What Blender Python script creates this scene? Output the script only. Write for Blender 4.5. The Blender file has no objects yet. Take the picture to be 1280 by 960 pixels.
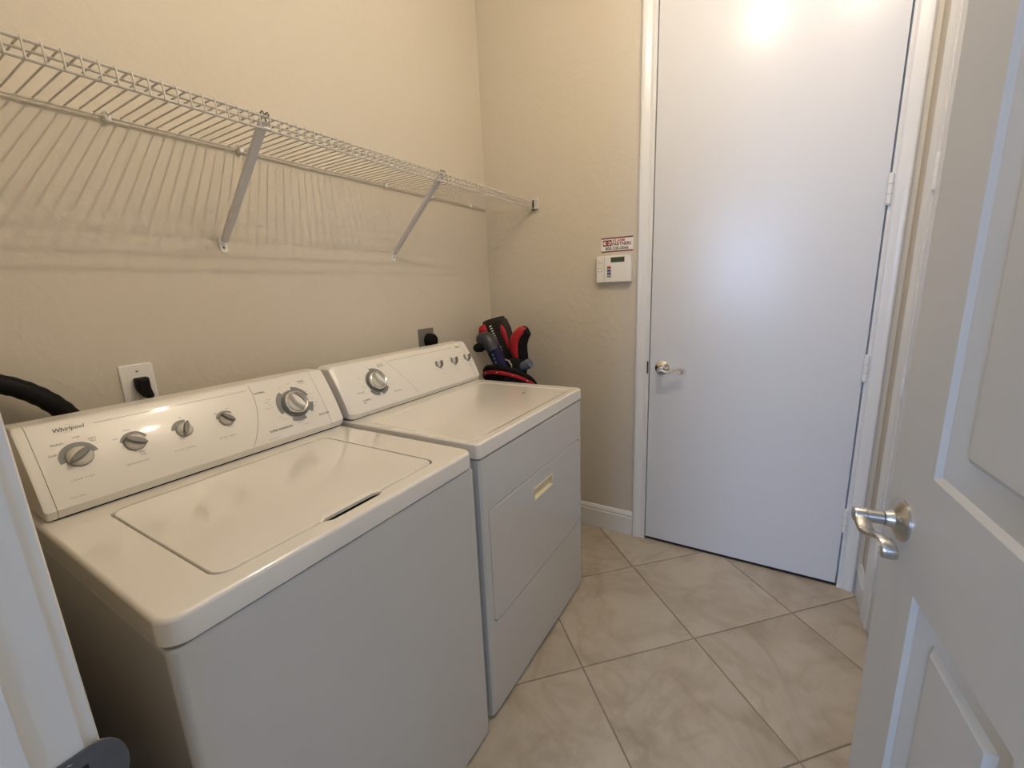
import bpy, bmesh, math, random
from mathutils import Vector, Matrix
random.seed(7)
SC = bpy.context.scene
COL = SC.collection
PI = math.pi

# ------------------------------------------------------------------ camera
cam_d = bpy.data.cameras.new('camera'); cam = bpy.data.objects.new('camera', cam_d); COL.objects.link(cam)
R_ = Vector((0.51259062, -0.85767052, -0.0406464)); U_ = Vector((0.20215284, 0.074539, 0.97651327)); F_ = Vector((0.8344969, 0.50876833, -0.21158853))
cam.matrix_world = Matrix(((R_.x, U_.x, -F_.x, -2.1159), (R_.y, U_.y, -F_.y, -1.4153), (R_.z, U_.z, -F_.z, 1.316), (0, 0, 0, 1)))
cam_d.sensor_width = 36; cam_d.lens = 537.14 / 1280 * 36; cam_d.clip_start = 0.01
SC.camera = cam

# ------------------------------------------------------------------ light and exposure
SC.view_settings.view_transform = 'Standard'; SC.view_settings.look = 'None'
SC.view_settings.gamma = 1; SC.view_settings.exposure = -0.10
SC.cycles.use_denoising = True; SC.cycles.denoising_prefilter = 'ACCURATE'; SC.cycles.use_adaptive_sampling = False
SC.cycles.max_bounces = 10; SC.cycles.diffuse_bounces = 6
W = bpy.data.worlds.new('sky'); SC.world = W; W.use_nodes = True
W.node_tree.nodes['Background'].inputs[0].default_value = (0.45, 0.62, 1.0, 1)
W.node_tree.nodes['Background'].inputs[1].default_value = 0.35
BULB_W = (22, 15); BULB_COL = (1.0, 0.865, 0.69)
SKY_W = 112; SKY_COL = (0.42, 0.61, 1.0)
LAMPS = ((-1.05, -1.25, 2.75), (-1.05, -1.70, 2.75))
def point(name, loc, e, col, r):
    l = bpy.data.lights.new(name, 'POINT'); l.energy = e; l.color = col; l.shadow_soft_size = r
    o = bpy.data.objects.new(name, l); COL.objects.link(o); o.location = loc; return o
for p, w in zip(LAMPS, BULB_W): point('bulb_light', p, w, BULB_COL, 0.014)
al = bpy.data.lights.new('daylight', 'AREA'); al.shape = 'RECTANGLE'; al.size = 1.2; al.size_y = 1.1; al.energy = SKY_W; al.color = SKY_COL
ao = bpy.data.objects.new('daylight', al); COL.objects.link(ao); ao.location = (-5.28, -0.75, 1.6); ao.rotation_euler = (0, -PI / 2, 0)
a2 = bpy.data.lights.new('daylight', 'AREA'); a2.shape = 'RECTANGLE'; a2.size = 1.0; a2.size_y = 1.1; a2.energy = 17; a2.color = SKY_COL
ao2 = bpy.data.objects.new('daylight', a2); COL.objects.link(ao2); ao2.location = (-4.25, -3.18, 1.6); ao2.rotation_euler = (-PI / 2, 0, PI)

# ------------------------------------------------------------------ materials
def mat(name, col, rough=0.5, metal=0.0, coat=0.0, bump=None, var=None, emit=None, spec=0.5):
    m = bpy.data.materials.new(name); m.use_nodes = True; nt = m.node_tree; b = nt.nodes['Principled BSDF']
    b.inputs['Base Color'].default_value = (*col, 1); b.inputs['Roughness'].default_value = rough
    b.inputs['Metallic'].default_value = metal; b.inputs['Coat Weight'].default_value = coat
    b.inputs['Coat Roughness'].default_value = 0.08; b.inputs['Specular IOR Level'].default_value = spec
    if emit: b.inputs['Emission Color'].default_value = (*col, 1); b.inputs['Emission Strength'].default_value = emit
    tc = nt.nodes.new('ShaderNodeTexCoord')
    if bump:
        sc, st, dist = bump
        n = nt.nodes.new('ShaderNodeTexNoise'); n.inputs['Scale'].default_value = sc; n.inputs['Detail'].default_value = 4
        nt.links.new(tc.outputs['Object'], n.inputs['Vector'])
        bp = nt.nodes.new('ShaderNodeBump'); bp.inputs['Strength'].default_value = st; bp.inputs['Distance'].default_value = dist
        nt.links.new(n.outputs['Fac'], bp.inputs['Height']); nt.links.new(bp.outputs['Normal'], b.inputs['Normal'])
    if var:
        sc, col2 = var
        n = nt.nodes.new('ShaderNodeTexNoise'); n.inputs['Scale'].default_value = sc; n.inputs['Detail'].default_value = 3
        nt.links.new(tc.outputs['Object'], n.inputs['Vector'])
        mx = nt.nodes.new('ShaderNodeMix'); mx.data_type = 'RGBA'
        mx.inputs['A'].default_value = (*col, 1); mx.inputs['B'].default_value = (*col2, 1)
        nt.links.new(n.outputs['Fac'], mx.inputs['Factor']); nt.links.new(mx.outputs['Result'], b.inputs['Base Color'])
    return m
M = {}
def wall_mat():
    m = mat('wall_paint', (0.60, 0.545, 0.45), 0.55); nt = m.node_tree; b = nt.nodes['Principled BSDF']
    tc = nt.nodes.new('ShaderNodeTexCoord')
    v = nt.nodes.new('ShaderNodeTexNoise'); v.inputs['Scale'].default_value = 26; v.inputs['Detail'].default_value = 6; v.inputs['Distortion'].default_value = 0.6
    r = nt.nodes.new('ShaderNodeValToRGB'); r.color_ramp.elements[0].position = 0.42; r.color_ramp.elements[1].position = 0.62
    f = nt.nodes.new('ShaderNodeTexNoise'); f.inputs['Scale'].default_value = 120; f.inputs['Detail'].default_value = 3
    ad = nt.nodes.new('ShaderNodeMath'); ad.operation = 'MULTIPLY_ADD'; ad.inputs[1].default_value = 0.35
    bp = nt.nodes.new('ShaderNodeBump'); bp.inputs['Strength'].default_value = 0.22; bp.inputs['Distance'].default_value = 0.0022
    nt.links.new(tc.outputs['Object'], v.inputs['Vector']); nt.links.new(tc.outputs['Object'], f.inputs['Vector'])
    nt.links.new(v.outputs['Fac'], r.inputs['Fac']); nt.links.new(f.outputs['Fac'], ad.inputs[0]); nt.links.new(r.outputs['Color'], ad.inputs[2])
    nt.links.new(ad.outputs[0], bp.inputs['Height']); nt.links.new(bp.outputs['Normal'], b.inputs['Normal'])
    return m
def tile_mat():
    m = mat('tile', (0.6, 0.5, 0.4), 0.35, coat=0.15); nt = m.node_tree; b = nt.nodes['Principled BSDF']
    tc = nt.nodes.new('ShaderNodeTexCoord'); oi = nt.nodes.new('ShaderNodeObjectInfo')
    ad = nt.nodes.new('ShaderNodeVectorMath'); ad.operation = 'MULTIPLY_ADD'
    cx = nt.nodes.new('ShaderNodeCombineXYZ'); nt.links.new(oi.outputs['Random'], cx.inputs[0]); nt.links.new(oi.outputs['Random'], cx.inputs[2])
    ad.inputs[1].default_value = (40, 40, 40); nt.links.new(cx.outputs[0], ad.inputs[0]); nt.links.new(tc.outputs['Object'], ad.inputs[2])
    n = nt.nodes.new('ShaderNodeTexNoise'); n.inputs['Scale'].default_value = 3.2; n.inputs['Detail'].default_value = 6; n.inputs['Distortion'].default_value = 0.8; n.inputs['Roughness'].default_value = 0.6
    nt.links.new(ad.outputs[0], n.inputs['Vector'])
    r = nt.nodes.new('ShaderNodeValToRGB'); e = r.color_ramp.elements
    e[0].position = 0.28; e[0].color = (0.36, 0.30, 0.225, 1); e[1].position = 0.70; e[1].color = (0.53, 0.475, 0.38, 1)
    k = r.color_ramp.elements.new(0.48); k.color = (0.47, 0.41, 0.325, 1)
    nt.links.new(n.outputs['Fac'], r.inputs['Fac'])
    w = nt.nodes.new('ShaderNodeTexNoise'); w.inputs['Scale'].default_value = 2.6; w.inputs['Detail'].default_value = 5; w.inputs['Distortion'].default_value = 1.6
    nt.links.new(ad.outputs[0], w.inputs['Vector'])
    r2 = nt.nodes.new('ShaderNodeValToRGB'); q = r2.color_ramp.elements
    q[0].position = 0.42; q[0].color = (1, 1, 1, 1); q[1].position = 0.58; q[1].color = (1, 1, 1, 1)
    kk = q.new(0.50); kk.color = (0.88, 0.85, 0.81, 1)
    nt.links.new(w.outputs['Fac'], r2.inputs['Fac'])
    mx = nt.nodes.new('ShaderNodeMix'); mx.data_type = 'RGBA'; mx.blend_type = 'MULTIPLY'; mx.inputs['Factor'].default_value = 1
    nt.links.new(r.outputs['Color'], mx.inputs['A']); nt.links.new(r2.outputs['Color'], mx.inputs['B']); nt.links.new(mx.outputs['Result'], b.inputs['Base Color'])
    bp = nt.nodes.new('ShaderNodeBump'); bp.inputs['Strength'].default_value = 0.12; bp.inputs['Distance'].default_value = 0.002
    nt.links.new(n.outputs['Fac'], bp.inputs['Height']); nt.links.new(bp.outputs['Normal'], b.inputs['Normal'])
    return m
M['wall'] = wall_mat(); M['tile'] = tile_mat()
M['ceil'] = mat('ceiling_paint', (0.75, 0.72, 0.66), 0.8, bump=(60, 0.3, 0.002))
M['grout'] = mat('grout', (0.36, 0.28, 0.20), 0.9, bump=(300, 0.3, 0.001), var=(9, (0.27, 0.21, 0.15)))
M['carpet'] = mat('hall_floor', (0.42, 0.36, 0.29), 0.9, bump=(200, 0.4, 0.003))
M['door'] = mat('door_paint', (0.655, 0.65, 0.645), 0.27, bump=(30, 0.08, 0.001), spec=0.36)
M['door2'] = mat('panel_door_paint', (0.55, 0.545, 0.51), 0.38, bump=(70, 0.06, 0.001))
M['trim'] = mat('trim_paint', (0.74, 0.73, 0.71), 0.30)
M['enamel'] = mat('bisque_enamel', (0.565, 0.56, 0.54), 0.22, coat=0.5)  # same enamel as the tops, darkened to paint in the shade on fronts and sides
M['enamel_top'] = mat('bisque_enamel_top', (0.78, 0.75, 0.69), 0.2, coat=0.9)  # lighter copy of the body enamel, for the tops that catch the light
M['console'] = mat('console_plastic', (0.78, 0.75, 0.69), 0.28, coat=0.3)
M['inset'] = mat('cream_plastic', (0.74, 0.66, 0.46), 0.4)
M['dark'] = mat('dark_gap', (0.015, 0.013, 0.011), 0.8)
M['black'] = mat('black_rubber', (0.006, 0.005, 0.005), 0.6, spec=0.2, bump=(80, 0.05, 0.001))
M['gray'] = mat('dial_gray', (0.22, 0.225, 0.215), 0.45)
M['gray2'] = mat('knob_gray', (0.15, 0.145, 0.135), 0.4, coat=0.2)
M['blade'] = mat('knob_insert', (0.60, 0.57, 0.50), 0.35)
M['ink'] = mat('ink', (0.10, 0.095, 0.09), 0.5)
M['ink2'] = mat('pale_ink', (0.38, 0.36, 0.33), 0.5)
M['chrome'] = mat('chrome', (0.78, 0.76, 0.72), 0.13, metal=1)
M['nickel'] = mat('satin_nickel', (0.56, 0.55, 0.53), 0.27, metal=1, bump=(200, 0.02, 0.0005))
M['strike'] = mat('dull_steel', (0.22, 0.23, 0.25), 0.42, metal=0.85, var=(40, (0.14, 0.14, 0.15)))
M['wire'] = mat('wire_coating', (0.56, 0.52, 0.46), 0.35, coat=0.2)
M['strut'] = mat('strut_coating', (0.62, 0.60, 0.58), 0.4)
M['white'] = mat('white_plastic', (0.80, 0.78, 0.74), 0.4)
M['steelplate'] = mat('grey_plate', (0.17, 0.165, 0.14), 0.5)
M['case'] = mat('case_plastic', (0.10, 0.088, 0.06), 0.55)
M['red'] = mat('red_fabric', (0.42, 0.008, 0.015), 0.6, bump=(300, 0.2, 0.001))
M['blackf'] = mat('black_fabric', (0.008, 0.007, 0.007), 0.8, spec=0.2, bump=(300, 0.3, 0.001))
M['charf'] = mat('charcoal_fabric', (0.026, 0.021, 0.016), 0.7, spec=0.25, bump=(250, 0.3, 0.001))
M['navy'] = mat('navy_fabric', (0.013, 0.012, 0.055), 0.7, spec=0.25, bump=(300, 0.2, 0.001))
M['slate'] = mat('slate_fabric', (0.035, 0.037, 0.048), 0.45)
M['bluegrey'] = mat('blue_grey_plastic', (0.10, 0.13, 0.19), 0.45)
M['silver'] = mat('club_steel', (0.7, 0.7, 0.7), 0.25, metal=1)
M['maroon'] = mat('maroon_ink', (0.16, 0.015, 0.03), 0.5)
M['redink'] = mat('red_ink', (0.45, 0.06, 0.05), 0.5)
M['lcd'] = mat('lcd', (0.06, 0.075, 0.045), 0.25)
M['bblue'] = mat('blue_button', (0.08, 0.11, 0.28), 0.5)
M['bgrey'] = mat('grey_button', (0.32, 0.28, 0.26), 0.5)
M['bulb'] = mat('bulb_glass', (1.0, 0.82, 0.6), 0.3, emit=14)
M['glass'] = mat('window_glass', (1, 1, 1), 0.02); M['glass'].node_tree.nodes['Principled BSDF'].inputs['Transmission Weight'].default_value = 1

# ------------------------------------------------------------------ object helpers
ORG = {}
def obj(name, bm, m, parent=None, smooth=True, org=None, angle=35):
    me = bpy.data.meshes.new(name)
    o0 = Vector(org) if org is not None else (ORG[parent.name] if parent else Vector((0, 0, 0)))
    bmesh.ops.recalc_face_normals(bm, faces=bm.faces[:])
    if o0.length: bmesh.ops.translate(bm, verts=bm.verts[:], vec=-o0)
    bm.to_mesh(me); bm.free()
    if smooth:
        for p in me.polygons: p.use_smooth = True
        me.set_sharp_from_angle(angle=math.radians(angle))
    me.materials.append(M[m])
    o = bpy.data.objects.new(name, me); COL.objects.link(o)
    base = Vector((0, 0, 0))
    if parent: o.parent = parent; base = ORG[parent.name]
    o.location = o0 - base; ORG[o.name] = o0
    if smooth:
        w = o.modifiers.new('wn', 'WEIGHTED_NORMAL'); w.keep_sharp = True; w.weight = 90
    return o
def tag(o, label, cat=None, group=None, kind=None):
    o['label'] = label
    if cat: o['category'] = cat
    if group: o['group'] = group
    if kind: o['kind'] = kind
    return o
def empty(name, loc, label, cat, group=None, kind=None):
    o = bpy.data.objects.new(name, None); COL.objects.link(o); o.location = loc; o.empty_display_size = 0.1
    ORG[o.name] = Vector(loc); return tag(o, label, cat, group, kind)
def inst(src, name, parent, loc, rot=None):
    o = src.copy(); o.name = name; COL.objects.link(o); o.parent = parent
    o.location = Vector(loc) - (ORG[parent.name] if parent else Vector((0, 0, 0)))
    if rot is not None: o.rotation_euler = rot
    ORG[o.name] = Vector(loc); return o
def BM(): return bmesh.new()
def box(bm, a, b):
    x0, y0, z0 = [min(p, q) for p, q in zip(a, b)]; x1, y1, z1 = [max(p, q) for p, q in zip(a, b)]
    v = [bm.verts.new(p) for p in ((x0, y0, z0), (x1, y0, z0), (x1, y1, z0), (x0, y1, z0), (x0, y0, z1), (x1, y0, z1), (x1, y1, z1), (x0, y1, z1))]
    for f in ((0, 3, 2, 1), (4, 5, 6, 7), (0, 1, 5, 4), (1, 2, 6, 5), (2, 3, 7, 6), (3, 0, 4, 7)): bm.faces.new([v[i] for i in f])
    return bm
def bbox(a, b, r=0.002, seg=2):
    bm = box(BM(), a, b); bmesh.ops.bevel(bm, geom=bm.edges[:], offset=r, segments=seg, affect='EDGES', profile=0.6); return bm
def rings(bm, rs, cap0=True, cap1=True, close=True):
    vs = [[bm.verts.new(p) for p in r] for r in rs]; n = len(vs[0])
    for a, b in zip(vs, vs[1:]):
        for i in range(n if close else n - 1):
            j = (i + 1) % n; bm.faces.new((a[i], a[j], b[j], b[i]))
    if cap0: bm.faces.new(vs[0][::-1])
    if cap1: bm.faces.new(vs[-1])
    return bm
def rrect(x0, x1, y0, y1, r, z=0, n=5, xs=(), dyf=None):
    """closed ring, counter-clockwise from the front left corner; xs: extra points on the front side"""
    pts = []
    for k, (cx, cy, a0) in enumerate(((x0 + r, y0 + r, PI), (x1 - r, y0 + r, 1.5 * PI), (x1 - r, y1 - r, 0), (x0 + r, y1 - r, 0.5 * PI))):
        for i in range(n + 1):
            a = a0 + i / n * PI / 2; pts.append((cx + r * math.cos(a), cy + r * math.sin(a), z))
        if k == 0:
            for i, xx in enumerate(xs): pts.append((xx, y0 + (dyf[i] if dyf else 0), z))
    return pts
def tube(bm, pts, rad, n=10, caps=True):
    pts = [Vector(p) for p in pts]; rad = rad if isinstance(rad, (list, tuple)) else [rad] * len(pts)
    up = Vector((0, 0, 1)) if abs((pts[1] - pts[0]).normalized().z) < 0.9 else Vector((1, 0, 0)); rs = []
    for i, p in enumerate(pts):
        t = (pts[min(i + 1, len(pts) - 1)] - pts[max(i - 1, 0)]).normalized()
        s = t.cross(up).normalized(); u = s.cross(t).normalized(); up = u
        r = rad[i]; r = r if isinstance(r, tuple) else (r, r)
        rs.append([p + s * r[0] * math.cos(2 * PI * k / n) + u * r[1] * math.sin(2 * PI * k / n) for k in range(n)])
    return rings(bm, rs, caps, caps)
def spline(pts, k=6):
    pts = [Vector(p) for p in pts]; out = []
    P = [pts[0] * 2 - pts[1]] + pts + [pts[-1] * 2 - pts[-2]]
    for i in range(1, len(P) - 2):
        for j in range(k):
            t = j / k; a, b, c, d = P[i - 1], P[i], P[i + 1], P[i + 2]
            out.append(0.5 * ((2 * b) + (c - a) * t + (2 * a - 5 * b + 4 * c - d) * t * t + (3 * b - a - 3 * c + d) * t ** 3))
    out.append(pts[-1]); return out
def lathe(bm, fr, prof, n=32, cap0=True, cap1=True):
    """fr=(origin, X, Y, N); prof: (radius, height along N)"""
    o, X, Y, N = fr
    return rings(bm, [[o + X * r * math.cos(2 * PI * k / n) + Y * r * math.sin(2 * PI * k / n) + N * h for k in range(n)] for r, h in prof], cap0, cap1)
def prism_x(bm, prof, x0, x1):
    return rings(bm, [[(x0, y, z) for y, z in prof], [(x1, y, z) for y, z in prof]])
def text_into(bm, s, size, fr, align='LEFT', lift=0.0005, sx=1.0, space=1.0, shear=0.0, valign='CENTER', bold=0.0):
    cu = bpy.data.curves.new('t', 'FONT'); cu.body = s; cu.size = size; cu.align_x = align; cu.align_y = valign
    cu.space_character = space; cu.shear = shear; cu.resolution_u = 2; cu.offset = bold
    ob = bpy.data.objects.new('t', cu); COL.objects.link(ob)
    bpy.context.view_layer.update()
    me = bpy.data.meshes.new_from_object(ob)
    o, X, Y, N = fr; vs = [bm.verts.new(o + X * v.co.x * sx + Y * v.co.y + N * lift) for v in me.vertices]
    for p in me.polygons:
        try: bm.faces.new([vs[i] for i in p.vertices])
        except ValueError: pass
    bpy.data.objects.remove(ob); bpy.data.curves.remove(cu); bpy.data.meshes.remove(me)
def flat(name, bm, m, parent):            # print: no normal recalculation trouble
    return obj(name, bm, m, parent, smooth=False)

# ------------------------------------------------------------------ room shell
H = 3.05; YR = -1.815; XE = -2.055; XE2 = -2.175; JL = -0.90; JR = -1.715; DTOP = 2.50
def struct(o, label, cat=None):
    o['kind'] = 'structure'; o['label'] = label
    if cat: o['category'] = cat
    return o
b = box(BM(), (XE2, 0.0, -0.02), (0.12, 0.12, H)); struct(obj('wall_left', b, 'wall', smooth=False), 'cream textured wall behind the wire shelf and machines', 'wall')
b = BM(); box(b, (0, -0.907, -0.02), (0.12, 0.0, H)); box(b, (0, YR - 0.12, -0.02), (0.12, -1.747, H)); box(b, (0, -1.747, DTOP + 0.012), (0.12, -0.907, H))
struct(obj('wall_far', b, 'wall', smooth=False), 'cream textured wall around the flat white door', 'wall')
b = BM(); box(b, (-0.245, YR - 0.12, -0.02), (0, YR, H)); box(b, (-1.02, YR - 0.12, DTOP + 0.012), (-0.245, YR, H)); box(b, (XE2, YR - 0.12, -0.02), (-1.02, YR, H))
struct(obj('wall_right', b, 'wall', smooth=False), 'cream wall strip between flat door casing and the open panel door', 'wall')
b = BM(); box(b, (XE2, JL + 0.02, -0.02), (XE, 0, H)); box(b, (XE2, YR, -0.02), (XE, JR - 0.02, H)); box(b, (XE2, JR - 0.02, DTOP + 0.02), (XE, JL + 0.02, H))
struct(obj('wall_entry', b, 'wall', smooth=False), 'wall holding the doorway the view looks through', 'wall')
b = box(BM(), (-5.4, -3.2, H), (0.12, 1.5, H + 0.08)); struct(obj('ceiling', b, 'ceil', smooth=False), 'plain white ceiling', 'ceiling')
fl = obj('floor', box(BM(), (XE2, YR - 0.10, -0.06), (0.10, 0.1, -0.0035)), 'grout', smooth=False); struct(fl, 'floor of cream marbled tiles laid diagonally with tan grout', 'floor')
# tiles, clipped to the room
def clip(poly, ax, v, keep_less):
    out = []
    for i, p in enumerate(poly):
        q = poly[(i + 1) % len(poly)]; ip = (p[ax] <= v) == keep_less; iq = (q[ax] <= v) == keep_less
        if ip: out.append(p)
        if ip != iq: t = (v - p[ax]) / (q[ax] - p[ax]); out.append((p[0] + t * (q[0] - p[0]), p[1] + t * (q[1] - p[1])))
    return out
TS = 0.4552; TX, TY = -0.5954, -1.2506; q2 = 2 ** -0.5; g = 0.0025
for i in range(-9, 9):
    for j in range(-9, 9):
        c = [(i + a, j + bb) for a, bb in ((g / TS, g / TS), (1 - g / TS, g / TS), (1 - g / TS, 1 - g / TS), (g / TS, 1 - g / TS))]
        poly = [(TX + TS * q2 * (u + v), TY + TS * q2 * (u - v)) for u, v in c]
        for ax, v, k in ((0, -0.001, True), (0, XE2 + 0.002, False), (1, -0.001, True), (1, YR + 0.001, False)):
            if poly: poly = clip(poly, ax, v, k)
        if len(poly) < 3: continue
        ar = abs(sum(poly[k][0] * poly[(k + 1) % len(poly)][1] - poly[(k + 1) % len(poly)][0] * poly[k][1] for k in range(len(poly)))) / 2
        if ar < 0.002: continue
        cx = sum(p[0] for p in poly) / len(poly); cy = sum(p[1] for p in poly) / len(poly)
        ins = lambda d: [(p[0] + (cx - p[0]) * d, p[1] + (cy - p[1]) * d) for p in poly]
        bm = rings(BM(), [[(x, y, -0.004) for x, y in poly], [(x, y, -0.001) for x, y in poly], [(x, y, 0.0) for x, y in ins(0.006)]])
        obj('tile', bm, 'tile', fl, org=(cx, cy, 0), smooth=False)
# hall beyond the doorway (behind the camera)
b = BM(); box(b, (-5.4, -3.2, -0.06), (XE2, 1.5, -0.002)); struct(obj('floor_hall', b, 'carpet', smooth=False), 'plain hall floor outside the doorway', 'floor')
b = BM()
box(b, (-5.4, 1.4, 0), (XE2, 1.5, H)); box(b, (-5.4, -3.2, 0), (-4.85, -3.1, H)); box(b, (-3.65, -3.2, 0), (XE2, -3.1, H)); box(b, (-4.85, -3.2, 0), (-3.65, -3.1, 0.95)); box(b, (-4.85, -3.2, 2.25), (-3.65, -3.1, H)); box(b, (XE2 - 0.001, 0.12, 0), (XE2 + 0.1, 1.4, H)); box(b, (XE2 - 0.001, -3.1, 0), (XE2 + 0.1, YR - 0.12, H))
box(b, (-5.3, -3.1, 0), (-5.2, -1.6, H)); box(b, (-5.3, -0.1, 0), (-5.2, 1.4, H)); box(b, (-5.3, -1.6, 0), (-5.2, -0.1, 0.95)); box(b, (-5.3, -1.6, 2.25), (-5.2, -0.1, H))
struct(obj('wall_hall', b, 'wall', smooth=False), 'cream hall walls behind the viewer with a window', 'wall')
b = BM(); box(b, (-5.24, -1.6, 0.95), (-5.2, -1.55, 2.25)); box(b, (-5.24, -0.15, 0.95), (-5.2, -0.1, 2.25)); box(b, (-5.24, -1.55, 0.95), (-5.2, -0.15, 1.0)); box(b, (-5.24, -1.55, 2.2), (-5.2, -0.15, 2.25)); box(b, (-5.235, -0.87, 1.0), (-5.205, -0.83, 2.2))
struct(obj('window_1', b, 'trim', smooth=False), 'white framed hall window behind the viewer', 'window')
b = BM(); box(b, (-4.85, -3.14, 0.95), (-4.80, -3.1, 2.25)); box(b, (-3.70, -3.14, 0.95), (-3.65, -3.1, 2.25)); box(b, (-4.80, -3.14, 0.95), (-3.70, -3.1, 1.0)); box(b, (-4.80, -3.14, 2.2), (-3.70, -3.1, 2.25))
struct(obj('window_2', b, 'trim', smooth=False), 'white framed hall window to one side behind the viewer', 'window')

# trim: casing profile (across, thickness)
CAS = [(0, 0), (0, 0.010), (0.006, 0.012), (0.016, 0.010), (0.022, 0.011), (0.040, 0.016), (0.050, 0.018), (0.058, 0.018), (0.064, 0.014), (0.066, 0)]
def casing_v(bm, base, across, out, z0, z1, w=0.066):
    k = w / 0.066; B = Vector(base); A = Vector(across); O = Vector(out)
    rings(bm, [[B + A * a * k + O * t + Vector((0, 0, z)) for a, t in CAS] for z in (z0, z1)])
# far door casing
b = BM(); casing_v(b, (0, -0.911 + 0.0, 0), (0, 1, 0), (-1, 0, 0), 0, DTOP + 0.07, 0.062); box(b, (-0.012, -0.9155, 0), (0.11, -0.907, DTOP + 0.005))
casing_v(b, (0, -1.743, 0), (0, -1, 0), (-1, 0, 0), 0, DTOP + 0.07, 0.054); box(b, (-0.012, -1.747, 0), (0.11, -1.7395, DTOP + 0.005))
box(b, (-0.018, -1.80, DTOP + 0.005), (0.0, -0.849, DTOP + 0.07))
t1 = obj('trim_1', b, 'trim', angle=25); struct(t1, 'white moulded casing around the flat white door', 'door trim')
b = BM(); box(b, (-0.0195, -0.9135, 0.895), (-0.0125, -0.9085, 0.955)); obj('latch_strike', b, 'dark', t1)
# right wall casing
b = BM(); casing_v(b, (-0.240, YR, 0), (1, 0, 0), (0, 1, 0), 0, DTOP + 0.07, 0.075); casing_v(b, (-1.03, YR, 0), (-1, 0, 0), (0, 1, 0), 0, DTOP + 0.07, 0.07)
box(b, (-0.2475, YR - 0.11, 0), (-0.240, YR + 0.010, DTOP)); struct(obj('trim_2', b, 'trim', angle=25), 'white casing on the right wall behind the open panel door', 'door trim')
# entry casing and jamb
b = BM()
casing_v(b, (XE, JL + 0.006, 0), (0, 1, 0), (1, 0, 0), 0, DTOP + 0.08, 0.066)
box(b, (XE2 - 0.005, JL, 0), (XE, JL + 0.02, DTOP + 0.02)); box(b, (-2.13, JL - 0.012, 0), (-2.088, JL, DTOP))
box(b, (XE2 - 0.005, JR - 0.02, 0), (XE, JR, DTOP + 0.02)); box(b, (-2.135, JR, 0), (-2.095, JR + 0.012, DTOP)); box(b, (XE2 - 0.005, JR, DTOP), (XE, JL, DTOP + 0.02))
casing_v(b, (XE2, JL + 0.006, 0), (0, 1, 0), (-1, 0, 0), 0, DTOP + 0.08, 0.066); casing_v(b, (XE2, JR - 0.006, 0), (0, -1, 0), (-1, 0, 0), 0, DTOP + 0.08, 0.066)
t3 = obj('trim_3', b, 'trim', angle=25); struct(t3, 'white entry door jamb with stop and steel strike plate', 'door trim')
b = BM()
ring = [(-2.080 + 0.006, 0.855), (-2.05, 0.855)] + [(-2.05 + 0.021 * math.sin(a), 0.8875 - 0.0325 * math.cos(a)) for a in [PI * k / 10 for k in range(1, 10)]] + [(-2.05, 0.920), (-2.076, 0.920), (-2.081, 0.914), (-2.081, 0.861)]
rings(b, [[(x, JL - 0.0005, z) for x, z in ring], [(x, JL - 0.0028, z) for x, z in ring]])
sp = obj('strike_plate', b, 'strike', t3); sp['label'] = 'dull grey steel strike plate'
b = bbox((-2.078, JL - 0.0032, 0.870), (-2.056, JL - 0.0026, 0.905), 0.0003); obj('strike_hole', b, 'dark', sp)
for z in (0.912, 0.863):
    b = BM(); lathe(b, (Vector((-2.068, JL - 0.0028, z)), Vector((1, 0, 0)), Vector((0, 0, 1)), Vector((0, -1, 0))), [(0.004, 0), (0.0035, 0.001)], 12); obj('screw', b, 'strike', sp)

BASE = [(0, 0), (0.014, 0), (0.014, 0.100), (0.010, 0.104), (0.012, 0.112), (0.009, 0.122), (0.004, 0.130), (0, 0.132)]
def baseboard(name, p, q, out, label):
    b = BM(); O = Vector(out); rings(b, [[Vector(e) + O * t + Vector((0, 0, z)) for t, z in BASE] for e in (p, q)]); struct(obj(name, b, 'trim', angle=25), label, 'baseboard')
baseboard('baseboard_far', (0, -0.0, 0), (0, -0.849, 0), (-1, 0, 0), 'white moulded baseboard between dryer and flat door')
baseboard('baseboard_right', (0, YR, 0), (-0.165, YR, 0), (0, 1, 0), 'short white baseboard on the right wall by the flat door')
baseboard('baseboard_left', (0, 0, 0), (XE, 0, 0), (0, -1, 0), 'white baseboard behind the machines')

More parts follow.
